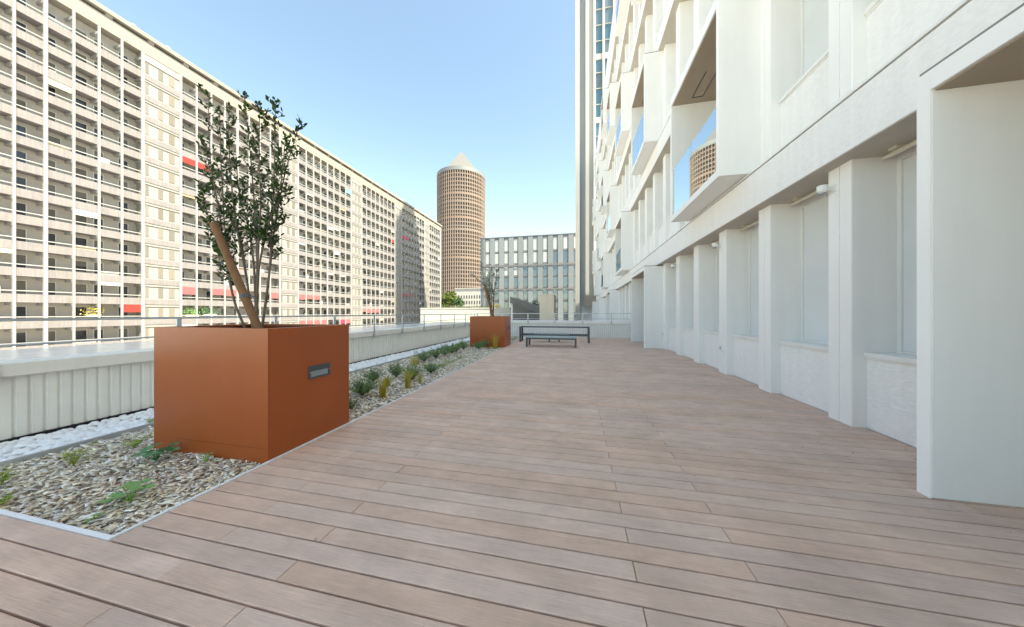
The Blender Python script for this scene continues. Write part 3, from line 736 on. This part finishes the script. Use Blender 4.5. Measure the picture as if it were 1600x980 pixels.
shrub(663, 565, .30, .34, 560, 'lavender at the back by the orange grass')
for (px, py, rx, lab) in ((681, 560, .24, 'smaller lavender following the back row'), (695, 556, .26, 'lavender in the middle of the back row'), (706, 552, .25, 'lavender in the back row beyond the middle one'), (713, 550, .24, 'darker lavender of the back row near the far planter'), (724, 546, .27, 'last lavender of the back row before the far planter')):
    shrub(px, py, rx, .34, 330, lab, ll=.07)
weed(690, 575, .28, .16, 22, 'yellow-green spreading weed near the edging, nearest of its row'); weed(703, 568, .30, .16, 20, 'pale spreading weed between lavender and edging'); weed(718, 561, .28, .15, 18, 'pale spreading weed further along the edging'); weed(763, 546, .22, .14, 16, 'low yellow weed in front of the far planter')
shrub(748, 545, .26, .28, 330, 'lavender left of centre before the far planter', ll=.07); shrub(758, 543, .24, .32, 330, 'lavender before the middle of the far planter', ll=.07)
grass(774, 545, .80, 60, .07, 'tall golden grass standing before the far planter corner')
weed(801, 532, .5, .25, 26, 'low green weed behind the far planter by the benches')

# ------------------------------------------------------------------ apartment slab on the left
LX = -58.0; FH = 2.82; RT = 34.95; BAY = 1.885
ab = thing('apartment_block', 'long cream apartment slab with stacked balconies across the street', 'building', (LX, 0, GZ))
def AB(mb, nm, m, parent=None, kind=None):
    o = mb.build(nm, M[m], parent or ab, kind=kind)
    o.location = (-LX, 0, -GZ) if parent is None else (0, 0, 0)
    return o
NFL = 16; DEP = 1.35
secs = [(13.4 + 19.03 * k, 13.4 + 19.03 * k + 8 * BAY) for k in range(-1, 6)]
YEND = 119.6
AB(MB().box(LX - 14, LX - DEP, secs[0][0], YEND, GZ, 37.2), 'rear_wall', 'backwall')
AB(MB().box(LX - 14, LX + .02, secs[0][0], YEND, 37.2, 38.95), 'parapet_band', 'cream')
AB(MB().box(LX - 13, LX - .5, secs[0][0] + .1, YEND - .1, 38.95, 39.32), 'attic_slot', 'slot')
AB(MB().box(LX - 14.2, LX + .35, secs[0][0], YEND + .1, 39.32, 39.85), 'roof_slab', 'cream')
rm = MB().box(LX - .45, LX + .12, -.28, .28, 38.951, 39.319).mesh('roof_block', M['cream'])
y = secs[0][0] + 1
while y < YEND - 1: inst('roof_block', rm, ab, (-LX, y, -GZ)); y += 2 * BAY
floors = [RT - FH * i for i in range(NFL)]
# post with its bracket arms
def post_mesh(wd):
    mb = MB().box(LX - .02, LX + .16, -wd/2, wd/2, GZ, 37.195)
    for r in floors:
        z = r + 2.25 - .0
        mb.box(LX - DEP + .002, LX - .021, -.09, .09, r - 1.3 - .32 + FH, r - 1.302 + FH)
    return mb.mesh('post', M['post'])
pm1, pm2 = post_mesh(.17), post_mesh(.26)
rail_mes = {}
allwins = []
AW = {}   # awnings: (section, bay, floor) -> material
def bay_of(px, py):
    p = atX(px, py, LX); fl = int(round((RT - (p.z - .9)) / FH))
    return p.y, fl
awn = [(294,256,'red'),(317,262,'red'),(210,483,'red'),(294,455,'pink'),(338,457,'pink'),(360,458,'pink'),(430,462,'pink'),(471,462,'pink'),(483,462,'pink'),(495,463,'pink'),
       (471,503,'pink'),(483,503,'pink'),(495,503,'pink'),(506,503,'pink'),(535,503,'crimson'),(545,502,'pink'),(569,485,'pink'),(577,485,'pink'),(584,485,'pink'),(591,485,'pink'),(614,375,'red'),(631,367,'crimson'),(636,368,'crimson'),(544,297,'blue'),(631,459,'pink'),(636,459,'pink'),(641,459,'pink'),(646,459,'pink')]
for px, py, c in awn:
    y, fl = bay_of(px, py)
    for si, (a, b) in enumerate(secs):
        if a <= y < b: AW[(si, int((y - a) / BAY), fl)] = c
for si, (a, b) in enumerate(secs):
    nb = 8 if si < 6 else 5
    b = a + nb * BAY
    # posts
    for i in range(nb + 1):
        inst('post', pm2 if (i in (0, 4, 8)) else pm1, ab, (-LX, a + i * BAY, -GZ))
    # cheeks of the loggia section
    for i, r in enumerate(floors):
        bal = AB(MB().box(LX - .16, LX - .022, a, b, r - 1.3, r - .40).box(LX - DEP, LX - .161, a, b, r - 1.3, r - 1.12), 'balcony_front', 'balcony')
        MB().box(LX - .10, LX - .03, a, b, r - .10, r).build('hand_rail', M['rail'], bal)
        for q in range(nb):
            ya = a + q * BAY
            k = random.random()
            kind = ['door', 'win', 'win2', 'door'][(q + (i % 2 if k > .8 else 0)) % 4]
            allwins.append((ya, r, kind, k, si))
    # solid bay after the section
    if si < 6:
        s0, s1 = b + .09, secs[si + 1][0] - .13
        AB(MB().box(LX - DEP, LX - .03, s0, s1, GZ, 37.198), 'solid_wall', 'cream_light')
        for r in floors:
            AB(MB().box(LX - .029, LX + .03, s0 + .01, s1 - .01, r - 1.25, r - .55), 'slab_fascia', 'balcony')
            W = s1 - s0
            AB(MB().box(LX - .029, LX + .07, s0 + W*.05, s1 - .01, r + 1.24, r + 1.31), 'lintel_strip', 'cream_light')
            for f0, f1 in ((.06, .14), (.40, .535), (.70, .865)):
                wn = AB(MB().box(LX - .028, LX + .012, s0 + W*f0, s0 + W*f1, r - .33, r + 1.22), 'shutter', 'shutter')
else:
    pass
AB(MB().box(LX - DEP, LX - .03, secs[6][0] + 5 * BAY + .1, YEND, GZ, 37.198), 'solid_wall', 'cream_light')
# rear windows: the 300 nearest as parts, the rest joined
def win_mb(ya, r, kind, k):
    x = LX - DEP + .012; fl = r - 1.12; m = MB(); fr = MB(); shu = MB()
    if kind == 'door': y0, y1, z0, z1 = ya + .35, ya + 1.15, fl + .05, fl + 2.2
    elif kind == 'win': y0, y1, z0, z1 = ya + .55, ya + 1.5, fl + .95, fl + 2.2
    else: y0, y1, z0, z1 = ya + .2, ya + .9, fl + .6, fl + 2.2
    sh = z1 - (z1 - z0) * (.0 if k < .45 else (.5 if k < .7 else .97))
    m.box(x - .01, x, y0, y1, z0, sh if sh > z0 + .05 else z0 + .05)
    if sh < z1: shu.box(x - .008, x + .012, y0 + .01, y1 - .01, sh + .001, z1)
    fr.box(x - .01, x + .03, y0 - .06, y0 - .001, z0, z1).box(x - .01, x + .03, y1 + .001, y1 + .06, z0, z1).box(x - .01, x + .03, y0 - .06, y1 + .06, z1 + .001, z1 + .06)
    return m, fr, shu
allwins.sort(key=lambda t_: (t_[0] - 22) ** 2 + (t_[1] - 8) ** 2 if t_[0] > 15 else 1e6)
rest = MB(); rest_f = MB(); rest_s = MB()
def merge(a, b):
    n = len(a.v); a.v += b.v; a.f += [tuple(i + n for i in f) for f in b.f]
for i, (ya, r, kind, k, si) in enumerate(allwins):
    m, fr, shu = win_mb(ya, r, kind, k)
    if i < 300:
        o = AB(m, 'window', 'bwin'); fr.build('frame', M['frame'], o)
        if shu.v: shu.build('roller_shutter', M['shutter'], o)
    else: merge(rest, m); merge(rest_f, fr); merge(rest_s, shu)
AB(rest, 'window', 'bwin', kind='stuff'); AB(rest_f, 'frame', 'frame', kind='stuff'); AB(rest_s, 'roller_shutter', 'shutter', kind='stuff')
for (si, q, fl), c in AW.items():
    if fl >= NFL: continue
    a = secs[si][0] + q * BAY; r = floors[fl]; ztop = r + FH - 1.3
    mb = MB(); x0, x1 = LX - .05, LX + .06
    mb.box(x0, x0 + .03, a + .1, a + BAY - .1, ztop - random.uniform(.85, 1.15), ztop - .01)
    AB(mb, 'awning', c)
CL_ = [cloth('screen_' + str(i), c) for i, c in enumerate(((.50, .47, .42), (.42, .36, .26), (.30, .34, .36), (.55, .55, .53), (.33, .22, .14)))]
for si, (a, b) in enumerate(secs):
    if si == 0: continue
    for q in range(8 if si < 6 else 5):
        for i, r in enumerate(floors):
            k = random.random(); ya = a + q * BAY; m_ = random.choice(CL_); mb = MB()
            if k < .10: mb.box(LX - .20, LX - .17, ya + .12, ya + BAY - .12, r - .9, r - .02); nm = 'privacy_screen'
            elif k < .17: hgt = random.uniform(.5, 1.5); mb.box(LX - DEP + .05, LX - DEP + .5, ya + .15, ya + .15 + random.uniform(.5, .9), r - 1.12, r - 1.12 + hgt); nm = 'cabinet'
            elif k < .22: y_ = ya + random.uniform(.2, .6); mb.box(LX - .7, LX - .66, y_, y_ + random.uniform(.5, .9), r - .9, r + random.uniform(.2, .6)); nm = 'hanging_laundry'
            elif k < .26: mb.box(LX - .12, LX - .07, ya + .1, ya + BAY - .1, r + FH - 1.3 - random.uniform(.3, .8), r + FH - 1.31); nm = 'rolled_blind'
            else: continue
            o = inst(nm, mb.mesh(nm, m_), ab, (-LX, 0, -GZ))
# balcony greenery
def balcony_plant(px, py, label, wd, hgt, n, m):
    p = atX(px, py, LX - .35); t = thing('balcony_plant', label, 'plant', p)
    C = rng.normal(size=(n, 3)) * np.array([.12, wd/2.4, hgt/2.6]) + np.array([0, 0, hgt/2]); C[:, 2] = np.abs(C[:, 2])
    D = rng.normal(size=(n, 3)) + np.array([.6, 0, .3])
    V, Fc = leaf_quads(C, D, rng.uniform(.1, .22, n), rng.uniform(.03, .06, n))
    inst('foliage', npmesh('foliage', V, Fc, M[m]), t, kind='stuff')
    MB().box(-.12, .12, -wd/2, wd/2, -.25, 0).build('flower_box', M['beige'], t)
balcony_plant(146, 492, 'yellow-green plant on a lower balcony of the apartment slab', 1.1, .9, 160, 'leaf_yellow')
balcony_plant(300, 492, 'green balcony plant left of the foreground tree stems', 1.6, 1.1, 220, 'leaf_bright'); balcony_plant(328, 491, 'green balcony plant just behind the foreground tree stems', 1.6, 1.1, 220, 'leaf_deep')
# rooftop vents
for i, (px, py, lab) in enumerate(((208, 42, 'small roof vent on the slab, left one'), (262, 76, 'small roof vent on the slab, right one'))):
    p = atX(px, py, LX - .6); t = thing('roof_vent', lab, 'vent', (p.x, p.y, 39.85))
    MB().tube([(0, 0, 0), (0, 0, .5)], .18, 10).build('duct', M['galv'], t); MB().tube([(0, 0, .5), (0, 0, .6), (0, 0, .68)], [.32, .32, .05], 10).build('cap', M['galv'], t)

# ------------------------------------------------------------------ round pencil tower
TYC = 245.0; tp = atY(721, 489, TYC); TR = 20.0
zc = -SN * tp.x + CS * tp.y
zt = H + (489 - 258.7) / F * (zc - 37.3 / F * zc); ztip = H + (489 - 237) / F * zc
TR = 37.3 / F * zc
tw_ = thing('round_tower', 'tall round terracotta tower with a pale pyramid top', 'tower', (tp.x, tp.y, GZ))
hh = zt - GZ
def ring(r0, r1, z0, z1, k=96):
    mb = MB()
    for i in range(k):
        a = 2*math.pi*i/k; c, s_ = math.cos(a), math.sin(a)
        mb.v += [(r1*c, r1*s_, z0), (r1*c, r1*s_, z1), (r0*c, r0*s_, z1), (r0*c, r0*s_, z0)]
    for i in range(k):
        j = (i+1) % k
        for q in range(4): mb.f.append((4*i+q, 4*j+q, 4*j+(q+1) % 4, 4*i+(q+1) % 4))
    return mb
MB().tube([(0, 0, 0), (0, 0, hh - 1)], TR - 1.1, 96).build('glass_core', M['tglass'], tw_)
nfl = int((hh - 3) / 3.25); fh = (hh - 3) / nfl
rme = ring(TR - 1.2, TR - .3, 0, 1.0).mesh('floor_band', M['terracotta']); rme2 = ring(TR - 1.2, TR - .22, 0, 1.8).mesh('floor_band', M['terracotta'])
for i in range(nfl):
    inst('floor_band', rme2 if (nfl - i) in (6, 8, 12, 15, 22) else rme, tw_, (0, 0, i * fh))
fme = MB().box(TR - 1.0, TR, -.26, .26, 0, nfl * fh).mesh('fin', M['fin'])
for i in range(66): inst('fin', fme, tw_, (0, 0, 0), 2*math.pi*i/66)
ring(TR - 1.3, TR + .05, 0, hh - nfl * fh).build('crown_band', M['alu'], tw_).location = (0, 0, nfl * fh)
MB().tube([(0, 0, hh - 1.2), (0, 0, hh - .4)], TR - 1.35, 64).build('roof_deck', M['alu'], tw_)
py_ = MB(); q = (TR - 1.5) * .98; ang = R(22)
b4 = [Vector((q*math.cos(ang + i*math.pi/2 + math.pi/4), q*math.sin(ang + i*math.pi/2 + math.pi/4), hh - .4)) for i in range(4)]
for i in range(4): py_.quad(b4[i], b4[(i+1) % 4], (0, 0, ztip - GZ))
py_.build('pyramid_roof', M['pyramid'], tw_)

# ------------------------------------------------------------------ grey office block in the middle distance
GY = 95.0
A = atY(751, 489, GY); B = atY(905, 489, GY)
zcg = -SN * A.x + CS * GY
def gz(py): return H + (489 - py) / F * ((zcg + (-SN * B.x + CS * GY)) / 2)
gb = thing('office_block', 'grey panelled office block with tall narrow windows in the middle distance', 'building', (A.x, GY, GZ))
W = B.x - A.x; top = gz(368) - GZ
MB().box(0, W, .35, 22, 0, top - .3).build('wall', M['greyclad'], gb)
MB().box(-.1, W + .1, -.05, 22.2, top - .3, top).build('roof_edge', M['alu'], gb)
ncol = 10; pit = W / 10.05
rowsy = [(372, 393.5), (394.5, 413), (416.5, 432), (433.5, 449.5), (454, 469), (472.5, 488), (490, 505)]
pan_me = MB().box(0, pit*.5, 0, .349, 0, top - .31).mesh('cladding_panel', M['greyclad'])
for i in range(11):
    if i * pit + pit*.5 <= W + .5: inst('cladding_panel', pan_me, gb, (i*pit - pit*.0 + (.25 if i % 2 else 0) * .2, 0, 0))
for (ya, yb) in rowsy:
    z1, z0 = gz(ya) - GZ, gz(yb) - GZ
    for i in range(10):
        x0 = i*pit + pit*.5
        if x0 + pit*.48 > W: continue
        f = MB().box(x0 + .06, x0 + pit*.49, .18, .34, z0, z0 + .55).box(x0 + .06, x0 + .16, .18, .34, z0 + .55, z1).box(x0 + pit*.49 - .1, x0 + pit*.49, .18, .34, z0 + .55, z1).build('window', M['alu'], gb)
        MB().box(x0 + .161, x0 + pit*.49 - .101, .22, .26, z0 + .551, z1 - .05).build('pane', M['pane_sky'] if (ya < 390 or (ya < 400 and i < 7) or (ya < 420 and i < 4)) else M['glassblue'], f)  # upper panes take the painted sky reflection, the rest plain glass
for yb in (414.6, 451.8):
    z = gz(yb) - GZ; MB().box(-.02, W, -.12, -.004, z - .25, z + .25).build('string_course', M['alu'], gb)
MB().tube([(0, .3, top + 1.05), (W, .3, top + 1.05)], .05, 6).build('roof_rail', M['galv'], gb)
for i in range(14): MB().box(W*i/13 - .03, W*i/13 + .03, .27, .33, top, top + 1.05).build('rail_post', M['galv'], gb)

# ------------------------------------------------------------------ slender white tower beyond the right facade
TYY = 60.0
def tx(px): return atY(px, 489, TYY).x
def tz(py, px=920): return atY(px, py, TYY).z - GZ
wt = thing('high_rise_tower', 'slender white high-rise rising behind the right facade', 'tower', (0, TYY, GZ))
TH_ = 166.0
x0 = tx(899)
MB().box(x0 + .3, 16, 1.5, 14, 0, TH_ - 24).build('core', M['towergrey'], wt)
MB().box(x0, tx(906.5), 0, 14.2, 0, TH_ - 26).build('corner_fin', M['towerpanel'], wt)
MB().box(tx(906.7), tx(914.5), .9, 1.499, 0, TH_ - 22).build('recess_panel', M['towergrey'], wt)
MB().box(tx(914.7), tx(927.5), -.5, 1.498, tz(462), TH_ - 18).build('vertical_panel', M['towerpanel'], wt)
MB().box(tx(927.6), tx(930.2), -.9, 1.498, tz(462), TH_ - 18).build('edge_fin', M['sill'], wt)
MB().box(tx(912), tx(934), -1.1, 1.49, tz(478), tz(462.2)).build('panel_foot', M['cream'], wt)
xg = [tx(930.6), tx(941.5), tx(945.5), tx(958), tx(962), 9.5, 10.0, 13.2]
z = 12.0; fi = 0
while z < TH_ - 20:
    for j in (0, 2, 4, 6):
        MB().box(xg[j], xg[j+1], .6, .7, z + .03, z + 3.1).build('glass_pane', M['glassteal'], wt)
    MB().box(xg[0], 13.4, .4, .599, z - (.55 if fi % 4 == 0 else .06), z + (.55 if fi % 4 == 0 else .03)).build('spandrel_bar', M['towerpanel'], wt)
    z += 3.13; fi += 1
for j in (1, 3, 5): MB().box(xg[j] + .01, xg[j+1] - .01, .2, .395, 12, TH_ - 18).build('mullion', M['towerpanel'], wt)
# pointed crown
pc = MB(); zt0 = TH_ - 24
pc.v = [(x0, 0, zt0), (16, 0, zt0), (16, 14, zt0), (x0, 14, zt0), (5, 6, TH_), (6, 7, TH_)]
pc.f = [(0, 1, 4), (1, 2, 5, 4), (2, 3, 5), (3, 0, 4, 5), (3, 2, 1, 0)]
pc.build('pointed_crown', M['towerpanel'], wt)

# ------------------------------------------------------------------ lower roofs and walls past the end of the terrace
pod = MB().box(-40, 3.2, YE + 2, 60, GZ, -1.6).build('lower_roof', M['concrete'], kind='structure')
WY = 44.0
a, b = atY(657, 489, WY), atY(797, 489, WY)
lw = thing('white_wall', 'sunlit white wall beyond the end of the terrace', 'wall', (a.x, WY, -1.6))
MB().box(0, b.x - a.x, 0, .4, 0, atY(720, 482.5, WY).z + 1.6).build('wall_panel', M['whitewall'], lw)
MB().box(-.05, b.x - a.x + .05, -.06, .46, atY(720, 482.5, WY).z + 1.602, atY(720, 481, WY).z + 1.6).build('wall_cap', M['whitewall'], lw)
# dark pitched roof
RY = 40.0; p0 = atY(801, 470, RY); p1 = atY(846, 470, RY)
dr = thing('pitched_roof_shed', 'low shed with a dark sloping roof behind the far railing', 'shed', (p0.x, RY, -1.6))
wS = p1.x - p0.x; zl, zr = atY(803, 474, RY).z + 1.6, atY(845, 482, RY).z + 1.6
m = MB(); m.v = [(0, 0, 0), (wS, 0, 0), (wS, 5, 0), (0, 5, 0), (0, 0, zl), (wS, 0, zr - .9), (wS, 5, zr - .9), (0, 5, zl)]; m.f = [(3,2,1,0),(0,1,5,4),(1,2,6,5),(2,3,7,6),(3,0,4,7),(4,5,6,7)]
m.build('wall', M['roofgrey'], dr)
m = MB(); m.v = [(-.3, -.3, zl + .02), (wS + .2, -.3, zr - .88), (wS + .2, 5.3, zr - .88), (-.3, 5.3, zl + .02), (-.3, -.3, zl + .9), (wS + .2, -.3, zr), (wS + .2, 5.3, zr), (-.3, 5.3, zl + .9)]; m.f = [(3,2,1,0),(0,1,5,4),(1,2,6,5),(2,3,7,6),(3,0,4,7),(4,5,6,7)]
m.build('roof', M['roofgrey'], dr)
# beige shaft
SY = 26.0; p0, p1 = atY(843, 489, SY), atY(865.5, 489, SY)
bs = thing('ventilation_shaft', 'beige box shaft standing behind the far railing', 'shaft', (p0.x, SY, -1.6))
hs_ = atY(855, 461.5, SY).z + 1.6; w_ = p1.x - p0.x
MB().box(0, w_/2 - .004, 0, .05, 0, hs_).build('front_panel', M['beige'], bs); MB().box(w_/2 + .004, w_, 0, .05, 0, hs_).build('front_panel', M['beige'], bs)
MB().box(.02, w_ - .01, .051, 2.6, 0, hs_ - .02).build('body', M['beige_shaded'], bs); MB().box(-.03, w_ + .03, -.03, 2.65, hs_ + .001, hs_ + .06).build('cap', M['beige'], bs)
# far white building
FY = 150.0; p0, p1 = atY(711, 489, FY), atY(768, 489, FY)
fw = thing('white_building', 'small white building with rows of windows below the round tower', 'building', (p0.x, FY, GZ))
w_ = p1.x - p0.x; h_ = atY(740, 451, FY).z - GZ
MB().box(0, w_, .3, 12, 0, h_).build('wall', M['whitewall'], fw); MB().box(-.2, w_ + .2, -.1, 12.2, h_ + .002, h_ + .4).build('roof_edge', M['whitewall'], fw)
for py0, py1 in ((461.5, 466.5), (470, 475.5), (479, 484)):
    z1, z0 = atY(740, py0, FY).z - GZ, atY(740, py1, FY).z - GZ
    for i in range(14):
        xx = w_*(i + .3)/14; o = MB().box(xx, xx + w_*.028, .22, .299, z0, z1).build('window', M['bwin'], fw)

# ------------------------------------------------------------------ far trees
def far_tree(name, label, px, py0, py1, Y, rad, m, n):
    p = atY(px, 489, Y); zb = -1.6 if Y < 60 else GZ; zt_ = atY(px, py0, Y).z; zl_ = max(atY(px, py1, Y).z, zb + .3)
    t = thing(name, label, 'tree' if zt_ - zb > 4 else 'shrub', (p.x, Y, zb), 0, 'trees past the terrace')
    cz = (zt_ + zl_)/2 - zb; hz = (zt_ - zl_)/2
    trunk = MB().tube([(0, 0, 0), (.05*rad, 0, cz*.6), (0, .05*rad, cz)], [rad*.09, rad*.07, rad*.03], 8)
    for i in range(7):
        a = random.random()*6.283; trunk.tube([(0, 0, cz - hz*.6), (math.cos(a)*rad*.35, math.sin(a)*rad*.35, cz), (math.cos(a)*rad*.7, math.sin(a)*rad*.7, cz + hz*random.uniform(-.1, .6))], [rad*.04, rad*.03, rad*.01], 5)
    trunk.build('trunk', M['bark'], t)
    cl = rng.normal(size=(28, 3)); cl /= np.linalg.norm(cl, axis=1, keepdims=True); cl *= rng.uniform(.25, .85, (28, 1))
    C = cl[rng.integers(0, 28, n)] + rng.normal(0, .16, (n, 3)); C = C*np.array([rad, rad, hz]) + np.array([0, 0, cz])
    V, Fc = leaf_quads(C, rng.normal(size=(n, 3)), rng.uniform(.09, .17, n)*rad, rng.uniform(.035, .06, n)*rad)
    inst('crown', npmesh('crown', V, Fc, M[m]), t, kind='stuff')
far_tree('street_tree', 'bright yellow-green tree at the foot of the round tower', 700, 457, 481, 125, 5.2, 'leaf_tree', 2600)
far_tree('street_tree', 'small dark green tree before the white building', 719, 464, 480, 118, 3.2, 'leaf_tree2', 1500)
far_tree('roof_shrub', 'yellow shrub peeking over the dark pitched roof', 809, 464, 484, 47, 1.1, 'leaf_gold', 600)
far_tree('roof_shrub', 'green bushy shrub between the dark roof and the beige shaft', 833, 470, 486, 48, 1.5, 'leaf_tree', 700)
far_tree('roof_shrub', 'yellow-green shrub behind the white wall by the far planter', 775, 474, 486, 46, .9, 'leaf_gold', 500)
far_tree('roof_shrub', 'dark green shrub behind the white wall right of the small tree', 727, 478, 486, 47, 1.3, 'leaf_tree2', 500)
hv = MB(); Pn = 1800
ax, bx = atY(692, 489, WY + 1.5).x, atY(765, 489, WY + 1.5).x
C = np.stack([rng.uniform(ax, bx, Pn), WY + .7 + rng.uniform(0, .6, Pn), 1.9 + np.abs(rng.normal(0, .32, Pn))], -1)
V, Fc = leaf_quads(C, rng.normal(size=(Pn, 3)) + np.array([0, 0, .8]), rng.uniform(.12, .3, Pn), rng.uniform(.02, .05, Pn))
o = inst('hedge', npmesh('hedge', V, Fc, M['leaf_tree']), kind='stuff'); tag(o, 'thin yellow-green planting along the top of the white wall', 'hedge')
MB().box(ax, bx, WY + .42, WY + 1.5, -1.6, 1.95).build('roof_bed', M['bedsoil'], kind='structure')
